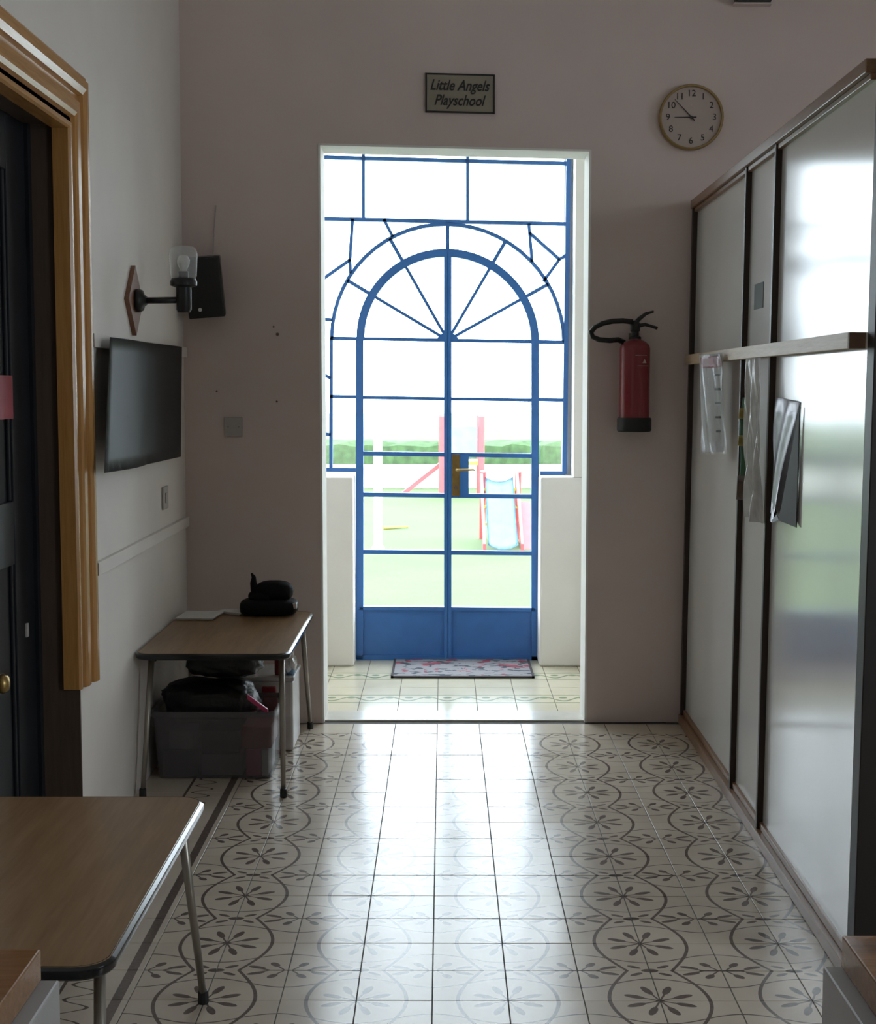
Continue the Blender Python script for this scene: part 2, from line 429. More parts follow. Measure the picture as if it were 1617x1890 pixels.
# porch beyond the opening
PY0, PY1, PZ = 4.66, 4.98, 3.62
SILL = 1.095
bm = BM()
box(bm, -1.15, -1.0, 3.43, PY1, 0, PZ); struct('wall_porch_left', bm, M['white'])
struct('wall_porch_right', B1(.90, 1.1, 3.43, PY1, 0, PZ), M['white'])
struct('ceiling_porch', B1(-1.15, 1.1, 3.43, PY1, PZ, PZ+.15), M['white'])
bm = BM()
LX, RX = -.488, .583                      # door opening at floor level
box(bm, -1.0, LX, PY0, PY1, 0, SILL, .012); box(bm, RX, .90, PY0, PY1, 0, SILL, .012)
box(bm, .772, .90, PY0, PY1, SILL, PZ); box(bm, .728, .772, 4.9, PY1, SILL, PZ); box(bm, -1.0, -.72, PY0, PY1, SILL, PZ); box(bm, -.72, .772, PY0, PY1, 3.36, PZ)
struct('wall_garden', bm, M['white'])

# ------------------------------------------------------------------ glazed garden door and its surround
YD = 4.87
def tl(px, py): return (px, py+(.024-.018*(py-290)/927)*(px-827))       # the joinery hangs a little out of level
def D(p, tilt=True, dy=0):
    if tilt: p = tl(*p)
    return at_y(p[0], p[1], YD+dy)
MPP = (YD-CAM.y)/F
def bar(parent, p, q, wpx, name='glazing_bar', tilt=True, dep=.03, m='blue', ext=0, dy=0):
    a, b = D(p, tilt), D(q, tilt); d = (b-a).normalized(); n = Vector((-d.z, 0, d.x))*(wpx*MPP/2*(1.3 if wpx < 6.2 else 1.05))
    a = a-d*ext; b = b+d*ext
    bm = prism([a+n-Vector((0, dep/2-dy, 0)), b+n-Vector((0, dep/2-dy, 0)), b-n-Vector((0, dep/2-dy, 0)), a-n-Vector((0, dep/2-dy, 0))], (0, dep, 0))
    return obj(name, bm, M[m], parent)
CX, CY, RO, RI = 826.5, 628, 216, 160
def cp(r, deg): return (CX+r*math.cos(math.radians(deg)), CY-r*math.sin(math.radians(deg)))
def arcp(r, a0, a1, n=14): return [cp(r, a0+(a1-a0)*k/n) for k in range(n+1)]
def arch(parent, r, w, a0, a1, name, dep, n=28):
    bm = BM(); rings = []
    for k in range(n+1):
        a = a0+(a1-a0)*k/n; i, o = D(cp(r-w/2, a)), D(cp(r+w/2, a))
        rings.append([bm.verts.new(p+Vector((0, s*dep/2, 0))) for p, s in ((i, -1), (o, -1), (o, 1), (i, 1))])
    for p, q in zip(rings, rings[1:]):
        for k in range(4): bm.faces.new((p[k], p[(k+1) % 4], q[(k+1) % 4], q[k]))
    bm.faces.new(rings[0]); bm.faces.new(rings[-1][::-1])
    return obj(name, bm, M['blue'], parent)
def pane(parent, pts, tilt=True, dy=.006):
    return obj('pane', prism([D(p, tilt)+Vector((0, dy, 0)) for p in pts], (0, .004, 0)), M['glass'], parent)
def unt(p): # measured pixel -> level frame
    px, py = p; return (px, py-(.024-.018*(py-290)/927)*(px-827))
sur = thing('window_1', (.05, YD, SILL), kind='structure')
FL, FR, TOP = 589, 1046.5, 190
bar(sur, (FL, TOP), (FL, 872), 9, 'frame_post', dep=.045); bar(sur, (FR+4, TOP), (FR-5, 872), 8, 'frame_post', dep=.045)
bar(sur, (FL, TOP), (FR+4, TOP), 9, 'frame_head', dep=.045)
bar(sur, (FL, 296), (FR+3, 297), 5); bar(sur, (FL, 409), (FR+2, 409), 5)
for x in (671, 863): bar(sur, (x, TOP), (x, 409), 4.5)
bar(sur, (FL, 869.5), (657, 869.5), 6, 'frame_sill', dep=.05); bar(sur, (997, 871), (FR-5, 871), 8, 'frame_sill', dep=.05)
arch(sur, RO-2, 6.6, 0, 180, 'outer_arch', .03)
bar(sur, (612, 628), (611, 869), 4.6)
for a in (30, 60, 90, 120, 150): bar(sur, cp(RI+6, a), cp(RO-2, a), 5)
for y in (628, 735): bar(sur, (610, y), (662, y), 4.6); bar(sur, (992, y), (FR-4, y), 5)
A, B_, C_ = (FL, 404), (651, 405), (709, 406)
B2, Ba, C2, Dl = (646, 480), (647, 504), (725, 437), (FL, 520)
E_, E2, F_, G_, H_, I_ = (976, 414), (982, 483), (977.5, 430), (1032.6, 479), (1048, 469), (1003.5, 519)
for p, q in ((B_, B2), (B2, Ba), (B2, Dl), (C_, C2), (E_, E2), (F_, G_), (G_, H_), (G_, I_), ((FL, 589), (613, 590)), ((FL, 686), (610, 698)), ((FL, 799), (610, 802))):
    bar(sur, p, q, 4.4, tilt=False, ext=.003)
# glass of the surround
U = unt
for pts in ([(FL, 296), (671, 296), (671, 409), (FL, 409)], [(671, 296), (863, 296), (863, 409), (671, 409)], [(863, 297), (FR+3, 297), (FR+2, 409), (863, 409)],
            [(FL, TOP), (671, TOP), (671, 296), (FL, 296)], [(671, TOP), (863, TOP), (863, 296), (671, 296)], [(863, TOP), (FR+4, TOP), (FR+3, 297), (863, 297)],
            [U(A), U(B_), U(B2), U(Dl)], [U(B_), U(C_)]+arcp(RO-2, 118, 146)+[U(B2)], [U(C_)]+arcp(RO-2, 92, 118)[::1],
            [U(Dl), U(B2)]+arcp(RO-2, 146, 170)+[(FL, 590)], [(FL, 590)]+arcp(RO-2, 170, 180, 4)+[(611, 695), (FL, 688)], [(FL, 688), (611, 695), (611, 801), (FL, 801)], [(FL, 801), (611, 801), (611, 869), (FL, 869)],
            [U(E_)]+arcp(RO-2, 45, 88), [U(E_), (FR+2, 409), U(H_), U(G_), U(F_)], [U(F_), U(G_)]+arcp(RO-2, 32, 45, 4), [U(H_), (FR-1, 600)]+arcp(RO-2, 8, 32)+[U(G_)],
            [(611, 628), (660, 628), (660, 735), (611, 735)], [(611, 735), (660, 735), (660, 869), (611, 869)],
            [(992, 628), (FR-4, 628), (FR-4, 735), (992, 735)], [(992, 735), (FR-4, 735), (FR-5, 869), (992, 869)]): pane(sur, pts)
for k in range(6): pane(sur, arcp(RI+4, 30*k, 30*k+30, 8)+arcp(RO-2, 30*k+30, 30*k, 8))
# two arched leaves
def leaf(name, s):
    d = thing(name, (CX and at_y(827+s*80, 1217, YD).x, YD, 0), kind='structure')
    xo = 664 if s < 0 else 987.5; xm = 823.3 if s < 0 else 829.7
    bar(d, (xo, 628), (xo, 1216), 13, 'stile', dep=.045); bar(d, (xm, 466), (xm, 1216), 6.9, 'meeting_stile', dep=.05)
    a0, a1 = (90, 180) if s < 0 else (0, 90)
    arch(d, RI+1, 14.5, a0, a1, 'arched_rail', .045)
    lim = sorted((xo, xm))
    for y in (628, 736, 839, 914.5, 1019.5): bar(d, (lim[0], y), (lim[1], y), 6 if y > 800 else 4.6)
    bar(d, (lim[0], 1123), (lim[1], 1123), 5, 'kick_rail', dep=.045)
    c = [(lim[0], 1122), (lim[1], 1122), (lim[1], 1216), (lim[0], 1216)]
    obj('kick_panel', prism([D(p)+Vector((0, -.008, 0)) for p in c], (0, .02, 0)), M['blue'], d)
    bar(d, (lim[0]-6, 1214), (lim[1]+6, 1214), 9, 'bottom_rail', dep=.045)
    for a in ((30, 60) if s > 0 else (120, 150)): bar(d, cp(8, a), cp(RI-4, a), 4.2)
    hub = [(CX+s*20*math.cos(t), 629-15*math.sin(t)) for t in [PI/2*k/8 for k in range(9)]]+[(CX, 629)]
    obj('fan_hub', prism([D(p)-Vector((0, .02, 0)) for p in hub], (0, .04, 0)), M['blue'], d)
    for k in range(3):
        b = a0+30*k; pane(d, [cp(6, b+15)]+arcp(RI-4, b, b+30, 8))
    ys = (628, 736, 839, 914.5, 1019.5, 1122)
    for y0, y1 in zip(ys, ys[1:]): pane(d, [(lim[0], y0), (lim[1], y0), (lim[1], y1), (lim[0], y1)])
    return d
d1 = leaf('door_1', -1); d2 = leaf('door_2', 1)
# lock on the right leaf
c = [(833, 839), (865, 839), (865, 914), (833, 914)]
lk = obj('lock_box', prism([D(p)-Vector((0, .028, 0)) for p in c], (0, .05, 0)), M['blue'], d2)
c = [(834, 838), (848.5, 838), (848.5, 915), (834, 915)]
lp = obj('lock_plate', prism([D(p)-Vector((0, .034, 0)) for p in c], (0, .007, 0)), M['brass'], d2)
h0, h1 = D((843, 866)), D((874, 866))
obj('lever_handle', tube([h0-Vector((0, .03, 0)), h0-Vector((0, .075, 0)), h0+(h1-h0)*.15-Vector((0, .085, 0)), h1-Vector((0, .085, -.004)), h1+Vector((.005, -.08, -.002))], [.008, .008, .008, .006, .005], 8), M['brass'], d2, True)
k0 = D((842, 899)); obj('keyhole_cover', lathe([(.012, -.036), (.012, -.041), (.004, -.043), (0, -.043)], 12, k0, 'Y'), M['jamb'], d2)
# small hook and loop at the head of the opening
# door mat
mx0, mx1, my0, my1 = -.262, .534, 4.31, 4.835
mt = thing('door_mat', (.13, 4.55, 0), 'rose patterned grey doormat in front of the blue garden door', 'doormat')
obj('pile', B1(mx0+.012, mx1-.012, my0+.012, my1, .001, .011, .002), M['mat'], mt)
bm = BM()
for a in ((mx0, mx1, my0, my0+.014), (mx0, mx0+.014, my0, my1), (mx1-.014, mx1, my0, my1)): box(bm, *a, .001, .012)
obj('binding', bm, M['matedge'], mt)

# ------------------------------------------------------------------ left doorway: architrave, jamb, dark door
prof = [(0, 0), (0, .052), (.006, .060), (.020, .060), (.026, .050), (.040, .050), (.046, .064), (.060, .070), (.098, .070), (.108, .056), (.124, .056), (.130, .072), (.150, .080), (.176, .080), (.184, .068), (.192, .068), (.2, .062), (.2, .050), (.026, .050), (.026, 0)]
AX, AY, AZ, AB = -1.24, 1.10, 2.445, .60
tr = thing('trim_1', (AX, AY, AB), kind='structure')
bm = BM()
lo = [bm.verts.new((AX+t, AY+s, AB+(.0 if s < .1 else .0))) for s, t in prof]; hi = [bm.verts.new((AX+t, AY+s, AZ+s)) for s, t in prof]
for i in range(len(prof)): bm.faces.new((lo[i], lo[(i+1) % len(prof)], hi[(i+1) % len(prof)], hi[i]))
bm.faces.new(lo[::-1]); obj('architrave_side', bm, M['arch'], tr)
bm = BM()
lo = [bm.verts.new((AX+t, AY+s, AZ+s)) for s, t in prof]; hi = [bm.verts.new((AX+t, .0-s, AZ+s)) for s, t in prof]
for i in range(len(prof)): bm.faces.new((lo[i], lo[(i+1) % len(prof)], hi[(i+1) % len(prof)], hi[i]))
obj('architrave_head', bm, M['archh'], tr)
bm = BM()
lo = [bm.verts.new((AX+t, .0-s, AB)) for s, t in prof]; hi = [bm.verts.new((AX+t, .0-s, AZ+s)) for s, t in prof]
for i in range(len(prof)): bm.faces.new((lo[i], lo[(i+1) % len(prof)], hi[(i+1) % len(prof)], hi[i]))
bm.faces.new(lo); obj('architrave_side', bm, M['arch'], tr)
jb = thing('trim_3', (-1.3, DY1, 0), kind='structure')
obj('jamb_lining', B1(-1.44, XL, DY1-.012, DY1, 0, DZ), M['jamb'], jb)
obj('jamb_lining', B1(-1.44, XL, DY0, DY0+.012, 0, DZ), M['jamb'], jb)
obj('head_lining', B1(-1.44, XL, DY0+.012, DY1-.012, DZ-.012, DZ), M['jamb'], jb)
dd = thing('door_3', (-1.35, .55, 0), kind='structure')
DX = -1.325
y0, y1 = DY0+.014, DY1-.014
obj('stop_bead', B1(DX, DX+.012, y1-.035, y1, .0, DZ-.014), M['ddoor'], dd)
obj('stile', B1(DX-.04, DX, y1-.24, y1, .005, DZ-.014, .003), M['ddoor'], dd)
obj('stile', B1(DX-.04, DX, y0, y0+.24, .005, DZ-.014, .003), M['ddoor'], dd)
for z0, z1 in ((.005, .25), (1.05, 1.25), (DZ-.19, DZ-.014)): obj('rail', B1(DX-.04, DX-.001, y0+.24, y1-.24, z0, z1, .003), M['ddoor'], dd)
for z0, z1 in ((.25, 1.05), (1.25, DZ-.19)):
    obj('door_panel', B1(DX-.03, DX-.016, y0+.24, y1-.24, z0, z1), M['ddoor'], dd)
    obj('panel_bead', hbox(ident, DX-.016, DX-.006, y1-.262, y1-.24, z0, z1, .003), M['ddoor'], dd)
hz = .80
hd = obj('door_knob', lathe([(.012, 0), (.012, .035), (.026, .045), (.03, .06), (.022, .075), (0, .08)], 16, (DX, y1-.60, hz-.06), 'X'), M['brass'], dd, True)
q = at_y(46, 1212, .9); obj('key_tag', B1(DX-.004, DX+.006, .965, .985, .80, .845, .002), M['plate'], dd)
cd = tag(obj('notice_card', B1(DX-.012, DX-.0085, .50, .874, 1.51, 1.645), M['pinkcard']), 'pink red card fixed to the dark door on the left', 'notice')
cd.location.x = .0125

# battens on the left wall
for nm, z0, z1, lab in (('wall_batten', .952, .998, 'low white wall batten running below the black card sheet'), ('wall_batten', 1.746, 1.794, 'high white wall batten carrying the black card sheet')):
    t = thing(nm, (XL, 1.34, z0), lab, 'batten', 'white battens along the left wall')
    obj('board', B1(XL, XL+.018, 1.345, 3.19, z0, z1, .002), M['wall_l'], t)
    obj('end_grain', B1(XL, XL+.0175, 1.338, 1.345, z0+.001, z1-.001), M['brown'], t)
# black card sheet
def at_x(px, py, x):
    d = ray(px, py); return CAM + d*((x-CAM.x)/d.x)
CT = [(203, 622, .055), (272, 632, .040), (336, 640, .036)]; CB = [(192, 873, .075), (272, 857, .050), (334, 843, .038)]
def cardf(u, v):
    def along(c):
        k = (0, 1) if u < .5 else (1, 2); f_ = u*2-k[0]
        p, q = (at_x(a, b, XL+l) for a, b, l in (c[k[0]], c[k[1]])); return p*(1-f_)+q*f_
    p = along(CT)*(1-v)+along(CB)*v
    p.x += .022*math.sin(u*PI*2)*(.4+.6*v) if u < .5 else 0
    return p
tag(sheet(cardf, 28, 10, .003, 'black_card_sheet', M['card']), 'large curling black card sheet hanging on the left wall', 'card sheet')
# switch on the left wall and plate on the back wall
t = thing('wall_switch', (XL, 2.655, 1.08), 'small white switch low on the left wall below the black sheet', 'switch')
obj('plate', B1(XL, XL+.010, 2.60, 2.71, 1.078, 1.176, .003), M['plate'], t); obj('rocker', B1(XL+.010, XL+.014, 2.635, 2.675, 1.105, 1.15, .002), M['plate'], t)
t = thing('socket_plate', Bk(-.96, 1.376, 0), 'square grey blank plate on the back wall left of the opening', 'wall plate')
obj('plate', hbox(Bk, -1.003, -.917, 1.376, 1.466, 0, .009, .003), M['plate'], t)
obj('screw', lathe([(.004, -.0095), (.004, -.011), (0, -.011)], 8, Bk(-.985, 1.421, 0), 'Y'), M['tube'], t); obj('screw', lathe([(.004, -.0095), (.004, -.011), (0, -.011)], 8, Bk(-.935, 1.421, 0), 'Y'), M['tube'], t)

# ------------------------------------------------------------------ wall lamp
LY, LZ = 2.05, 1.945
t = thing('wall_lamp', (XL, LY, LZ-.13), 'black wall lamp with ribbed clear glass on a diamond wooden plaque', 'lamp')
dia = [(XL, LY+a, LZ+b) for a, b in ((0, .136), (.135, 0), (0, -.136), (-.135, 0))]
bm = prism(dia, (.018, 0, 0)); obj('plaque', bm, M['rwood'], t)
obj('boss', lathe([(.044, .018), (.046, .03), (.040, .045), (.022, .052), (.018, .06)], 20, (XL, LY, LZ), 'X'), M['blackpl'], t, True)
obj('arm', tube([(XL+.05, LY, LZ), (XL+.19, LY, LZ+.002)], .0125, 12), M['blackpl'], t, True)
HX = XL+.205
smooth_angle(obj('lamp_holder', lathe([(.0, -.045), (.024, -.045), (.030, -.035), (.030, .05), (.052, .058), (.053, .072), (.047, .085), (.02, .085), (.02, .112), (0, .112)], 20, (HX, LY, LZ), 'Z'), M['blackpl'], t))
pr = [(.046, .086)]
for k in range(9): pr += [(.050+.005*(k/9), .092+k*.010), (.0525+.005*(k/9), .097+k*.010)]
pr += [(.054, .186), (.050, .200), (.040, .209), (0, .212)]
gs = obj('glass_shade', lathe(pr, 28, (HX, LY, LZ), 'Z'), M['lampglass'], t, True)
obj('bulb', lathe([(.012, .112), (.014, .12), (.024, .14), (.026, .155), (.018, .172), (0, .178)], 16, (HX, LY, LZ), 'Z'), M['foil'], t, True)

# ------------------------------------------------------------------ speaker in the corner
t = thing('wall_speaker', Bk(-1.06, 1.92, 0), 'black box loudspeaker on the back wall in the left corner', 'speaker')
R = Matrix.Translation(Bk(-1.07, 2.068, .11)) @ Matrix.Rotation(math.radians(-4), 4, 'Y') @ Matrix.Rotation(math.radians(8), 4, 'X') @ Matrix.Rotation(math.radians(6), 4, 'Z')
def rbox(x0, x1, y0, y1, z0, z1, bev=.004):
    bm = B1(x0, x1, y0, y1, z0, z1, bev); bm.transform(R); return bm
obj('cabinet', rbox(-.083, .083, -.06, .06, -.138, .138, .006), M['blackpl'], t)
gr = obj('grille', rbox(-.077, .077, -.068, -.06, -.132, .132, .004), M['grille'], t)
bm = lathe([(.0085, -.0705), (.0085, -.068), (0, -.0715)], 14, (-.028, 0, -.098), 'Y'); bm.transform(R); obj('badge', bm, M['wbox'], t)
bm = B1(.025, .055, -.03, -.005, .138, .142); bm.transform(R); obj('top_clip', bm, M['silver'], t)
obj('bracket', hbox(Bk, -1.10, -1.03, 2.03, 2.10, 0, .06, .004), M['blackpl'], t)
w0 = Bk(-1.035, 2.19, .012)
obj('cable', tube([Bk(-1.05, 2.2, .06), Bk(-1.045, 2.23, .01), Bk(-1.04, 2.33, .004), Bk(-1.03, 2.45, .004)], .0025, 6), M['plate'], t)

# ------------------------------------------------------------------ sign, clock, ceiling-level box
t = thing('name_sign', Bk(.105, 2.88, 0), 'small framed sign reading Little Angels Playschool above the opening', 'sign')
S0, S1, SZ0, SZ1 = -.052, .263, 2.880, 3.052
sg = lambda x, z, d: Bk(x, z-.022*(x-S0), d)
obj('board', hbox(sg, S0, S1, SZ0, SZ1, 0, .010), M['signf'], t)
fr = BM()
for a in ((S0-.004, S1+.004, SZ1-.004, SZ1+.003), (S0-.004, S1+.004, SZ0-.003, SZ0+.004), (S0-.004, S0+.004, SZ0, SZ1), (S1-.004, S1+.004, SZ0, SZ1)): hexa(fr, sg, *a, 0, .014)
obj('frame', fr, M['ink'], t)
for s, z, sz, x in (('Little Angels', 3.000, .068, .102), ('Playschool', 2.932, .068, .100)):
    text('lettering', s, sz, Matrix.Translation(sg(x, z, .0115)) @ Matrix.Rotation(math.atan(TB), 4, 'Z') @ Matrix.Rotation(.022, 4, 'Y') @ Matrix.Rotation(PI/2, 4, 'X') @ Matrix.Diagonal((.80, 1, 1, 1)), M['ink'], t, shear=.32, bold=.0010)
t = thing('wall_clock', Bk(1.178, 2.705, 0), 'round cream wall clock with gold rim high beside the partition', 'clock')
cc = Bk(1.178, 2.855, 0)
smooth_angle(obj('rim', lathe([(.150, 0), (.150, -.028), (.146, -.034), (.140, -.034), (.137, -.018)], 48, cc, 'Y'), M['clockr'], t))
obj('face', lathe([(.1385, -.004), (.1385, -.021), (0, -.021)], 48, cc, 'Y'), M['clockf'], t)
for h in range(1, 13):
    a = math.radians(90-30*h); p = cc+Vector((.108*math.cos(a), -.0222, .108*math.sin(a)))
    text('numeral', str(h), .042, XF(p), M['ink'], t, ext=.0006)
def hand(nm, deg, l, tail, w, dd_):
    a = math.radians(90-deg); d = Vector((math.cos(a), 0, math.sin(a))); n = Vector((-d.z, 0, d.x))
    c = cc+Vector((0, -.024-dd_, 0))
    obj(nm, prism([c-d*tail+n*w, c+d*l+n*w*.4, c+d*l-n*w*.4, c-d*tail-n*w], (0, -.0012, 0)), M['ink'], t)
hand('hour_hand', 270, .078, .024, .0032, 0); hand('minute_hand', 316, .112, .022, .0028, .002)
obj('hub', lathe([(.006, -.0235), (.006, -.029), (0, -.03)], 12, cc, 'Y'), M['ink'], t)
obj('maker_mark', lathe([(.006, -.0212), (.006, -.0218), (0, -.0218)], 8, cc+Vector((0, 0, .055)), 'Y'), M['labelw'], t)
obj('maker_mark', hbox(ident, cc.x-.012, cc.x+.012, cc.y-.0216, cc.y-.0212, cc.z-.045, cc.z-.042), M['labelw'], t)
t = thing('wall_box', Bk(1.455, 3.37, 0), 'black box at the top edge of the back wall above the clock', 'wall box')
obj('housing', hbox(Bk, 1.372, 1.535, 3.370, 3.60, 0, .06, .006), M['blackpl'], t); obj('base_strip', hbox(Bk, 1.365, 1.54, 3.362, 3.370, 0, .05, .002), M['wall'], t)

# ------------------------------------------------------------------ fire extinguisher
EX, EZ, ED = .920, 1.40, .088
ec = Bk(EX, EZ, ED)
t = thing('fire_extinguisher', ec, 'red fire extinguisher with black hose and boot on the back wall', 'fire extinguisher')
body = obj('cylinder', lathe([(.069, .045), (.0705, .055), (.0705, .385), (.066, .402), (.050, .418), (.030, .426), (.026, .432), (0, .432)], 32, ec), M['red'], t); smooth_angle(body, 30)
smooth_angle(obj('boot', lathe([(.074, 0), (.080, .006), (.080, .060), (.076, .066), (.070, .066)], 32, ec), M['rubber'], t))
smooth_angle(obj('neck', lathe([(.028, .428), (.028, .44), (.018, .445), (.018, .465), (.024, .468), (.024, .50), (.014, .515), (0, .518)], 16, ec), M['blackpl'], t))
v0 = ec+Vector((.01, -.0, .49))
obj('carry_handle', tube([v0, v0+Vector((.035, 0, .008)), v0+Vector((.07, 0, -.002)), v0+Vector((.093, 0, -.010))], [.010, .008, .007, .008], 8), M['blackpl'], t, True)
obj('squeeze_lever', tube([v0+Vector((-.012, 0, .012)), v0+Vector((.01, 0, .035)), v0+Vector((.04, 0, .058)), v0+Vector((.075, 0, .068))], [.010, .010, .008, .005], 8), M['blackpl'], t, True)
hp = [(1168, 594), (1150, 592), (1130, 593), (1112, 597), (1098, 604), (1091, 613), (1094, 622), (1106, 627), (1125, 628.5), (1141, 627), (1152, 632)]
yy = ec.y
pts = [at_y(a, b, yy-.02+(.10 if i > 8 else 0)*(i-8)/2) for i, (a, b) in enumerate(hp)]
obj('hose', tube(pts, .0125, 10), M['rubber'], t, True)
fr_ = lambda a, z: ec+Vector((.0712*math.sin(a), -.0712*math.cos(a), z))
def band(nm, a0, a1, z0, z1):
    bm = BM(); n = 8; g = [[bm.verts.new(fr_(a0+(a1-a0)*k/n, z)) for z in (z0, z1)] for k in range(n+1)]
    for p, q in zip(g, g[1:]): bm.faces.new((p[0], q[0], q[1], p[1]))
    bmesh.ops.solidify(bm, geom=bm.faces[:], thickness=.0006); obj(nm, bm, M['labelw'], t)
band('print_line', -.1, .75, .352, .3555); band('print_line', .05, .95, .304, .3065)
a = .55; bm = prism([fr_(a-.16, .318), fr_(a+.16, .318), fr_(a, .338)], Vector((.0006*math.sin(a), -.0006*math.cos(a), 0))); obj('warning_triangle', bm, M['labelw'], t)
obj('wall_bracket', hbox(Bk, EX-.02, EX+.02, EZ+.2, EZ+.46, 0, .02), M['tube'], t)

# ------------------------------------------------------------------ partition of white laminate panels
YE = .22
t = thing('partition', Pt(1.7, 0, -.03), 'tall white laminate partition with dark battens and wooden rails', 'partition')
part = t
edges = [(1.925, 3.20), (1.395, 1.90), (YE, 1.37)]
for a, b in edges: obj('panel', hbox(Pt, a, b, .03, 2.44, -.02, 0), M['laminate'], t)
for y0, y1 in ((3.195, 3.23), (1.90, 1.925), (1.37, 1.395)): obj('batten', hbox(Pt, y0, y1, .03, 2.44, -.02, .022, .002), M['batten'], t)
obj('end_post', hbox(Pt, YE-.07, YE, 0, 2.485, -.16, .0, .003), M['post'], t)
obj('top_rail', hbox(Pt, YE, 3.225, 2.436, 2.474, -.05, .030, .003), M['rail'], t)
obj('top_bead', hbox(Pt, YE, 3.225, 2.418, 2.436, -.02, .016, .003), M['rail'], t)
obj('skirting', hbox(Pt, YE-.065, 3.225, 0, .045, -.02, .030, .004), M['rail'], t)
obj('skirting_bead', hbox(Pt, YE-.065, 3.225, .045, .070, -.02, .012, .004), M['rail'], t)
obj('middle_rail', hbox(Pt, YE+.03, 3.19, 1.712, 1.757, .0225, .045, .002), M['pine'], t)
obj('rail_end', hbox(Pt, YE+.018, YE+.03, 1.713, 1.756, .0, .0445), M['brown'], t)
tag(obj('panel_sticker', hbox(Pt, 1.62, 1.785, 1.895, 1.988, .0005, .002), M['sticker']), 'small grey sticker on the narrow middle panel above the rail', 'sticker')

# hanging sleeves and papers
t = thing('plastic_sleeve', Pt(2.6, 1.34, 0), 'clear sleeve with red headed flyer hung at the far end of the rail', 'flyer')
def quad_sheet(name, tl_, tr_, bl, br, bend, m, th=.0015, nu=10, nv=8, parent=None, bdir=Vector((-1, -.6, 0))):
    tl_, tr_, bl, br = (Vector(q) for q in (tl_, tr_, bl, br))
    return sheet(lambda u, v: (tl_*(1-u)+tr_*u)*(1-v)+(bl*(1-u)+br*u)*v+bdir.normalized()*bend(u, v), nu, nv, th, name, m, parent)
fa, fb = 2.40, 2.08
def FP(px, py, d=0):     # a pixel on the upright plane of the leaning flyer
    y = fa+(fb-fa)*(px-1290)/45; return at_y(px, py, y-d)
quad_sheet('flyer', FP(1291, 655), FP(1334, 652), FP(1296, 835), FP(1337, 834), lambda u, v: .010*math.sin(u*PI), M['paper'], parent=t)
quad_sheet('red_heading', FP(1293, 660, .012), FP(1331, 656, .012), FP(1294, 680, .012), FP(1332, 677, .012), lambda u, v: .010*math.sin(u*PI), M['tred'], th=.0008, nv=3, parent=t)
for i in range(5): quad_sheet('print_line', FP(1318, 690+i*26, .012), FP(1331, 690+i*26, .012), FP(1318, 694+i*26, .012), FP(1331, 694+i*26, .012), lambda u, v: .006*math.sin(.6*PI+u*PI*.3), M['sticker'], th=.0006, nu=4, nv=1, parent=t)
quad_sheet('clear_front', FP(1289, 651, .02), FP(1336, 650, .02), FP(1295, 839, .02), FP(1339, 838, .02), lambda u, v: .014*math.sin(u*PI)+.010*math.sin(u*9-v*4), M['foil'], th=.0008, nu=16, parent=t).data.materials[0] = M['sleeve']
t = thing('plastic_bag', Pt(1.7, 1.14, 0), 'creased clear plastic bag hanging over the narrow middle panel', 'plastic bag')
pp = lambda y, z, d=0: Pt(y, z, d)
quad_sheet('printed_strip', pp(1.755, 1.57, .040), pp(1.70, 1.57, .010), pp(1.775, 1.20, .046), pp(1.70, 1.19, .012), lambda u, v: .006*math.sin(v*7), M['green'], parent=t)
for z0, z1, nm, mm in ((1.53, 1.49, 'yellow_patch', 'yellow'), (1.43, 1.39, 'yellow_patch', 'yellow'), (1.28, 1.19, 'brown_patch', 'brown')):
    quad_sheet(nm, pp(1.745, z0, .050), pp(1.692, z0, .020), pp(1.75, z1, .052), pp(1.692, z1, .022), lambda u, v: .004, M[mm], nv=3, parent=t)
quad_sheet('clear_film', pp(1.655, 1.711, .050), pp(1.42, 1.711, .048), pp(1.585, 1.15, .052), pp(1.405, 1.13, .034), lambda u, v: (.020*math.sin(u*12+v*5)+.008*math.sin(u*29-v*8))*(.25+v), M['foil'], th=.001, nu=40, nv=14, parent=t)
t = thing('curled_paper', Pt(1.1, 1.16, 0), 'curled silver paper with dark back on the wide near panel', 'paper')
quad_sheet('silver_side', pp(1.335, 1.575, .004), pp(.98, 1.560, .004), pp(1.33, 1.185, .006), pp(1.20, 1.150, .035), lambda u, v: .006*math.sin(u*11+v*6)+.004, M['silverp'], parent=t, nu=18)
obj('dark_back', prism([pp(.958, 1.545, .006), pp(1.115, 1.168, .028), pp(.955, 1.160, .006)], pp(0, 0, .003)-pp(0, 0, 0)), M['darkp'], t)
obj('torn_edge', prism([pp(1.335, 1.187, .008), pp(1.19, 1.153, .036), pp(1.11, 1.17, .03), pp(1.22, 1.20, .02)], pp(0, 0, .002)-pp(0, 0, 0)), M['darkp'], t)

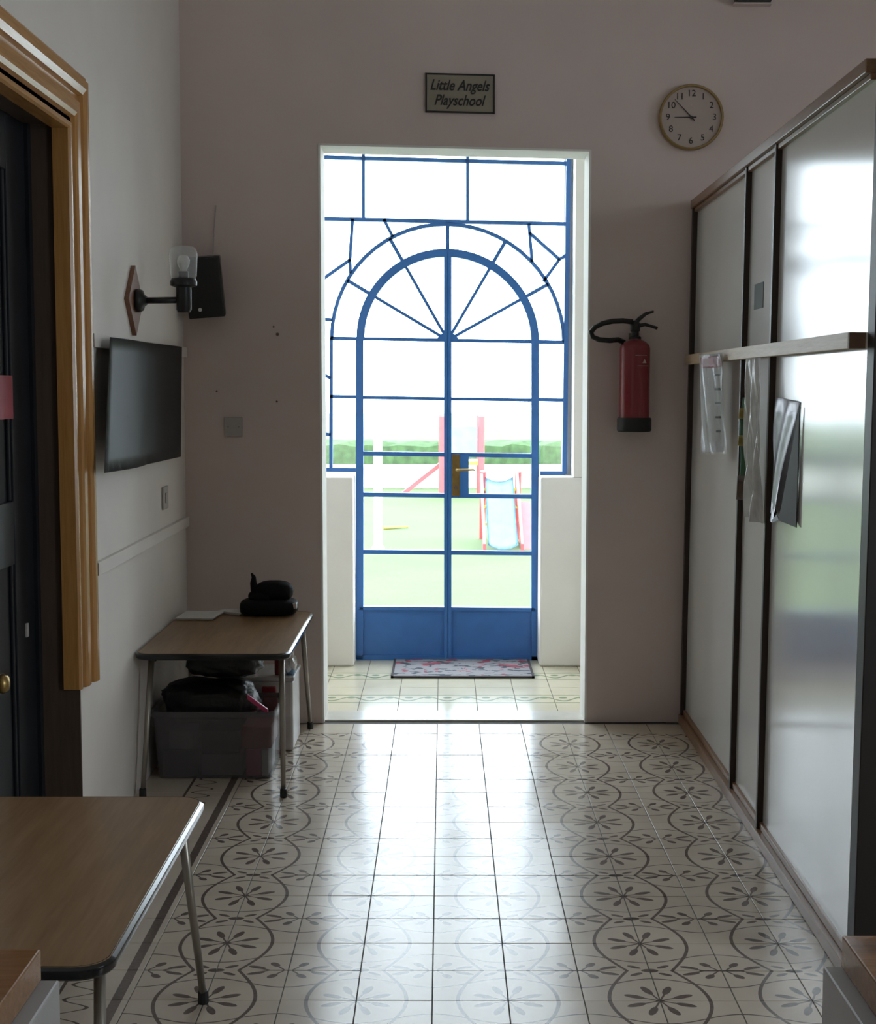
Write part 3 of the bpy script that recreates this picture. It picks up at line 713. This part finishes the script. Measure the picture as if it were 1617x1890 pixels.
# ------------------------------------------------------------------ tables
def table(y0, y1, label):
    x0, x1, zt, th, r = XL+.006, -.572, .57, .022, .06
    t = thing('folding_table', ((x0+x1)/2, (y0+y1)/2, 0), label, 'table', 'brown laminate tables along the left wall')
    out = rrect(x0+.008, x1-.008, y0+.008, y1-.008, r)
    obj('tabletop', prism([(x, y, zt-th) for x, y in out], (0, 0, th)), M['lam'], t)
    bm = BM(); out = rrect(x0+.0085, x1-.0085, y0+.0085, y1-.0085, r, 8); n = len(out); pr = []
    pr = [(0, zt-th-.003), (.004, zt-th-.003), (.0075, zt-th+.001), (.0085, zt-.014), (.0086, zt-.010), (.0085, zt-.0078), (.0078, zt-.0055), (-.002, zt+.0004), (-.003, zt+.0002)]
    rings = []
    for i, (x, y) in enumerate(out):
        px, py = out[i-1]; qx, qy = out[(i+1) % n]; tx, ty = qx-px, qy-py; l = math.hypot(tx, ty); nx, ny = ty/l, -tx/l
        rings.append([bm.verts.new((x+nx*w, y+ny*w, z)) for w, z in pr])
    for i in range(n):
        a, b = rings[i], rings[(i+1) % n]
        for k in range(8): bm.faces.new((a[k], b[k], b[k+1], a[k+1]))
        bm.faces.new((a[8], b[8], b[0], a[0]))
    smooth_angle(obj('edge_band', bm, M['edge'], t), 15)
    for sy, ya, yb_ in ((0, y0+.13, y0+.005), (1, y1-.14, y1+.055)):
        for xa, xb in ((x1-.045, x1-.028), (x0+.05, x0+.03)):
            lg = obj('leg', tube([(xa, ya, zt-th), (xb, yb_, .022)], [.0125, .0095], 12), M['tube'], t, True)
            o = obj('rubber_foot', lathe([(.013, 0), (.0145, .003), (.0135, .034), (.0095, .036)], 12, (xb, yb_, 0)), M['rubber'], lg)
            o.matrix_parent_inverse = Matrix.Translation(-Vector(t.location)) if False else Matrix()
        obj('cross_tube', tube([(x0+.05, ya, zt-th-.014), (x1-.045, ya, zt-th-.014)], .010, 10), M['tube'], t, True)
    for xa in (x0+.06, x1-.055): obj('apron', B1(xa-.006, xa+.006, y0+.13, y1-.14, zt-th-.03, zt-th), M['blackpl'], t)
    return t
table(1.925, 3.045, 'brown laminate table in the far corner with a black bag on it')
table(-1.20, -.075, 'brown laminate table nearest the camera with bare top')
# papers and bag on the far table
ZT = .5705
for nm, pts, z, lab in (('paper_sheet', [(-1.175, 2.77), (-1.005, 2.76), (-.985, 2.97), (-1.16, 2.99)], ZT, 'white papers lying by the wall on the far table'),
                        ('paper_sheet', [(-1.02, 2.99), (-.90, 2.90), (-.86, 3.0), (-.99, 3.035)], ZT, 'white papers between the bag and the back wall on the far table')):
    t = thing(nm, (pts[0][0], pts[0][1], z), lab, 'paper', 'papers on the far table')
    for k in range(3):
        obj('sheet', prism([(x+.004*k, y-.006*k, z+.004*k) for x, y in pts], (0, 0, .0035)), M['paper'], t)
t = thing('black_bag', (-.775, 2.93, ZT), 'slumped black bag with upright strap tip on the far table', 'bag')
def blob(f, nu=20, nv=12):
    bm = BM(); rings = []
    for j in range(nv+1):
        ph = PI*j/nv
        if j in (0, nv): rings.append([bm.verts.new(f(0, ph))])
        else: rings.append([bm.verts.new(f(2*PI*k/nu, ph)) for k in range(nu)])
    for a, b in zip(rings, rings[1:]):
        for k in range(nu):
            if len(a) == 1: bm.faces.new((a[0], b[k], b[(k+1) % nu]))
            elif len(b) == 1: bm.faces.new((a[k], b[0], a[(k+1) % nu]))
            else: bm.faces.new((a[k], b[k], b[(k+1) % nu], a[(k+1) % nu]))
    return bm
sq = lambda v, p: math.copysign(abs(v)**p, v)
def pouch(c, sx, sy, sz, p=.6, wob=.0, seed=0):
    r_ = random.Random(seed); ks = [(r_.uniform(1, 5), r_.uniform(1, 5), r_.uniform(0, 6)) for _ in range(4)]
    def f(th, ph):
        a = Vector((sq(math.cos(th)*math.sin(ph), p)*sx, sq(math.sin(th)*math.sin(ph), p)*sy, sq(math.cos(ph), p)*sz))
        w = 1+wob*sum(math.sin(k[0]*th*1.0+k[2])*math.sin(k[1]*ph) for k in ks)/2 if wob else 1
        if wob: w += .035*math.sin(9*th+3*math.sin(5*ph)+seed)*math.sin(ph)+.025*math.sin(14*ph+4*math.sin(3*th))*math.sin(ph)
        return Vector(c)+a*w
    return f
obj('body', blob(pouch((-.768, 2.93, ZT+.038), .132, .085, .038, .5)), M['bagblk'], t, True)
obj('folded_flap', blob(pouch((-.745, 2.94, ZT+.108), .088, .06, .048, .75), 20, 12), M['bagblk'], t, True)
obj('front_fold', blob(pouch((-.80, 2.935, ZT+.085), .065, .06, .028, .8), 16, 10), M['bagblk'], t, True)
obj('strap', tube([(-.822, 2.93, ZT+.07), (-.832, 2.925, ZT+.11), (-.838, 2.92, ZT+.15), (-.836, 2.918, ZT+.175), (-.846, 2.915, ZT+.192)], [.020, .020, .015, .010, .004], 10), M['bagblk'], t, True)
obj('zip_pull', hbox(ident, -.655, -.636, 2.865, 2.90, ZT+.035, ZT+.062, .003), M['silver'], t)

# ------------------------------------------------------------------ things under the far table
bx0, bx1, by0, by1, bh = -1.165, -.662, 2.18, 2.56, .285
t = thing('storage_tub', ((bx0+bx1)/2, (by0+by1)/2, 0), 'milky clear plastic tub full of things under the far table', 'storage tub')
bm = BM(); o_, i_ = [], []
for z, k in ((.003, .018), (bh, 0)):
    o_.append([bm.verts.new((x, y, z)) for x, y in rrect(bx0+k, bx1-k, by0+k, by1-k, .03, 4)])
    i_.append([bm.verts.new((x, y, max(z, .008))) for x, y in rrect(bx0+k+.004, bx1-k-.004, by0+k+.004, by1-k-.004, .027, 4)])
n = len(o_[0])
for i in range(n):
    j = (i+1) % n
    bm.faces.new((o_[0][i], o_[0][j], o_[1][j], o_[1][i])); bm.faces.new((i_[0][j], i_[0][i], i_[1][i], i_[1][j])); bm.faces.new((o_[1][i], o_[1][j], i_[1][j], i_[1][i]))
bm.faces.new(o_[0][::-1]); bm.faces.new(i_[0]); obj('tub', bm, M['clearbox'], t)
bm = BM()
ro = rrect(bx0-.008, bx1+.008, by0-.008, by1+.008, .034, 4); ri = rrect(bx0-.0005, bx1+.0005, by0-.0005, by1+.0005, .03, 4)
va = [[bm.verts.new((x, y, z)) for x, y in q] for q in (ro, ri) for z in (bh-.022, bh)]
for i in range(n):
    j = (i+1) % n
    for a, b in ((0, 1), (1, 3), (3, 2), (2, 0)): bm.faces.new((va[a][i], va[a][j], va[b][j], va[b][i]))
obj('rim', bm, M['clearbox'], t)
def item(nm, bm, m, lab, cat, smooth=False): return tag(obj(nm, bm, m, None, smooth), lab, cat)
item('book_box', B1(-1.10, -1.00, 2.215, 2.35, .12, .20, .004), M['greybox'], 'grey card box inside the tub near its left end', 'box')
item('book_box', B1(-1.13, -.98, 2.215, 2.45, .010, .118, .004), M['blackpl'], 'black box at the bottom of the tub on the left', 'box')
item('book_box', B1(-.97, -.80, 2.22, 2.45, .010, .10, .004), M['greybox'], 'grey card box at the bottom of the tub in the middle', 'box')
item('book_box', B1(-.785, -.725, 2.215, 2.45, .010, .12, .004), M['pink'], 'magenta box at the bottom of the tub on the right', 'box')
item('book_box', B1(-.72, -.692, 2.215, 2.45, .010, .12, .004), M['wbox'], 'white box in the right corner of the tub', 'box')
item('book_box', B1(-.80, -.680, 2.215, 2.45, .124, .215, .004), M['dred'], 'dark red box stacked on the magenta and white boxes in the tub', 'box')
item('book_box', B1(-.97, -.81, 2.22, 2.47, .105, .20, .004), M['blackpl'], 'black box stacked in the middle of the tub', 'box')
item('black_bundle', blob(pouch((-.945, 2.35, .303), .200, .120, .086, .7, .07, 3), 48, 26), M['cloth'], 'crumpled black plastic bundle heaped over the tub, lower one', 'bundle', True)
item('black_bundle', blob(pouch((-.880, 2.36, .466), .160, .11, .066, .75, .07, 9), 48, 26), M['cloth'], 'crumpled black plastic bundle on top of the heap under the table', 'bundle', True)
item('pink_strap', hbox(lambda a, b, c: Vector((-.775+a, 2.20+b, .345-a*.75+c)), 0, .085, -.008, .008, -.011, .011, .003), M['pink'], 'pink strip sticking out of the heap above the tub', 'strip')
wx0, wx1 = -.955, -.635
t = thing('white_box', (-.8, 2.80, 0), 'white plastic box standing behind the clear tub', 'box')
obj('body', B1(wx0, wx1, 2.66, 2.96, .002, .315, .01), M['wbox'], t); obj('lid', B1(wx0-.006, wx1+.006, 2.654, 2.966, .316, .334, .004), M['wbox'], t)
item('red_folder', hbox(lambda a, b, c: Vector((a-c*.12, b, c)), -.73, -.67, 2.60, 2.63, .003, .30, .004), M['dred'], 'dark red folder upright between the tub and the white box', 'folder')
t = thing('spray_bottle', (-.716, 2.72, .334), 'small red and black bottle standing on the white box', 'bottle')
obj('bottle', lathe([(.020, .001), (.022, .01), (.022, .09), (.012, .11), (.012, .12)], 16, (-.700, 2.72, .334)), M['dred'], t, True)
obj('cap', lathe([(.013, .12), (.014, .15), (0, .152)], 16, (-.700, 2.72, .334)), M['blackpl'], t)
t = thing('small_bag', (-.65, 2.72, .334), 'crumpled white and blue plastic bag on the white box', 'plastic bag')
obj('film', blob(pouch((-.655, 2.73, .385), .028, .04, .05, .9, .25, 5), 18, 12), M['foil'], t)
obj('blue_print', blob(pouch((-.650, 2.725, .348), .022, .03, .014, .8), 12, 8), M['tblue'], t)

# ------------------------------------------------------------------ low capped piers at the bottom corners
def pier(s, label):
    c = .012
    yb_ = -1.50; xi = .620 if s < 0 else .646
    fx = (lambda x: c+s*x)
    t = thing('low_pier', (c+s*.8, yb_-.25, 0), label, 'pier', 'low piers framing the bottom corners')
    def bxm(xa, xb, ya, yb2, za, zb, bev): a, b = sorted((fx(xa), fx(xb))); return B1(a, b, ya, yb2, za, zb, bev)
    dz = -.018 if s < 0 else .006
    obj('pier_body', bxm(xi-.028, xi+.40, -2.1, yb_+.004, .0, .690+dz, .004), M['greyp'], t)
    obj('wooden_cap', bxm(xi, xi+.40, -2.1, yb_, .690+dz, .742+dz, .003), M['capwood'], t)
    obj('china_knob', lathe([(.010, .0), (.010, .006), (.022, .012), (.028, .024), (.024, .038), (.012, .046), (0, .047)], 20, (fx(xi+.082), yb_-.055, .742+dz)), M['knob'], t, True)
pier(-1, 'low grey pier with varnished cap and white knob, bottom left corner'); pier(1, 'low grey pier with varnished cap and white knob, bottom right corner')

# ------------------------------------------------------------------ garden
GZ = -.10
lawn = tag(obj('lawn', B1(-60, 60, 5.9, 90, GZ-.3, GZ), M['lawn']), kind='structure')
tag(obj('paving', B1(-8, 8, 5.0, 5.9, GZ-.3, GZ+.02), M['pave']), kind='structure')
wl = tag(obj('garden_wall', B1(-30, 30, 21.0, 21.25, GZ, .30, .02), M['extw']), 'low white garden wall at the far edge of the lawn', 'wall')
def hedgef(a, b, c): return Vector((a, b, c))
bm = BM()
nx, nz = 160, 10
for i in range(nx+1):
    for j in range(7):
        a = PI*j/6; rx = rnd.uniform(-.05, .05)
        bm.verts.new((-20+40*i/nx+rx, 22.0-.45*math.cos(a)+rnd.uniform(-.06, .06), GZ+ (0 if j in (0, 6) else .62+.16*math.sin(a)+rnd.uniform(-.03, .03))))
bm.verts.ensure_lookup_table()
for i in range(nx):
    for j in range(6): bm.faces.new([bm.verts[k] for k in (i*7+j, (i+1)*7+j, (i+1)*7+j+1, i*7+j+1)])
tag(obj('hedge', bm, M['hedge']), 'clipped green hedge behind the white garden wall', 'hedge')
q = at_z(698, 1015, GZ)
t = thing('white_post', q, 'slim white post standing on the lawn', 'post')
obj('shaft', tube([q, q+Vector((0, 0, 1.24))], .045, 14), M['extw'], t); obj('foot', lathe([(.07, 0), (.07, .03), (.046, .05)], 14, q), M['extw'], t)
q = at_z(715, 977, GZ); tag(obj('toy_bat', tube([q+Vector((-.05, 0, .02)), q+Vector((.25, .1, .02))], [.022, .012], 8), M['tyel']), 'small yellow toy bat lying on the lawn', 'toy')
# slide
q0, q1 = at_z(901, 1024, GZ), at_z(957, 1024, GZ); sx0, sx1, sy_ = q0.x, q1.x, q0.y
t = thing('toy_slide', ((sx0+sx1)/2, sy_, GZ), 'blue plastic slide with red sides on the lawn', 'slide')
def chute(u, v): return Vector((sx0+(sx1-sx0)*u, sy_+1.25*v, GZ+.05+.62*(v**1.15)+.05*(2*u-1)**2))
sheet(chute, 10, 14, .02, 'chute', M['tblue'], t)
for k, xa in ((0, sx0-.05), (1, sx1+.03)):
    z1 = .70 if k == 0 else .72
    obj('side_rail', prism([(xa, sy_+.1, GZ+.10), (xa, sy_+1.25, GZ+z1+.06), (xa, sy_+1.25, GZ+z1-.12), (xa, sy_+.1, GZ)], (.03, 0, 0)), M['tred'], t)
for xa in (sx0-.02, sx1+.06):
    obj('ladder_post', tube([(xa, sy_+1.6, GZ), (xa, sy_+1.28, GZ+.78)], .035, 10), M['tred'], t)
for k in range(3): obj('step', B1(sx0-.02, sx1+.06, sy_+1.50-.09*k, sy_+1.58-.09*k, GZ+.16+.2*k, GZ+.19+.2*k), M['tyel'], t)
obj('stand', prism([(sx1+.07, sy_+.5, GZ), (sx1+.07, sy_+1.3, GZ), (sx1+.07, sy_+1.2, GZ+.45)], (.12, 0, 0)), M['tred'], t)
# play tower
pa, pb = at_z(816, 918, GZ), at_z(888, 918, GZ); ty = pa.y
t = thing('play_tower', ((pa.x+pb.x)/2, ty, GZ), 'small red and blue play tower at the back of the lawn', 'play tower')
for xa in (pa.x, pb.x):
    for yy in (ty, ty+.7): obj('tower_post', tube([(xa, yy, GZ), (xa, yy, GZ+1.25)], .055, 10), M['tred'], t)
obj('front_panel', B1(pa.x+.06, pb.x-.06, ty-.02, ty+.02, GZ+.62, GZ+1.1, .01), M['tblue'], t)
obj('deck', B1(pa.x, pb.x, ty, ty+.7, GZ+.5, GZ+.56), M['tyel'], t)
obj('ramp', prism([(pa.x-.7, ty+.3, GZ), (pa.x, ty+.3, GZ+.55), (pa.x, ty+.3, GZ+.47), (pa.x-.6, ty+.3, GZ)], (0, .3, 0)), M['tred'], t)
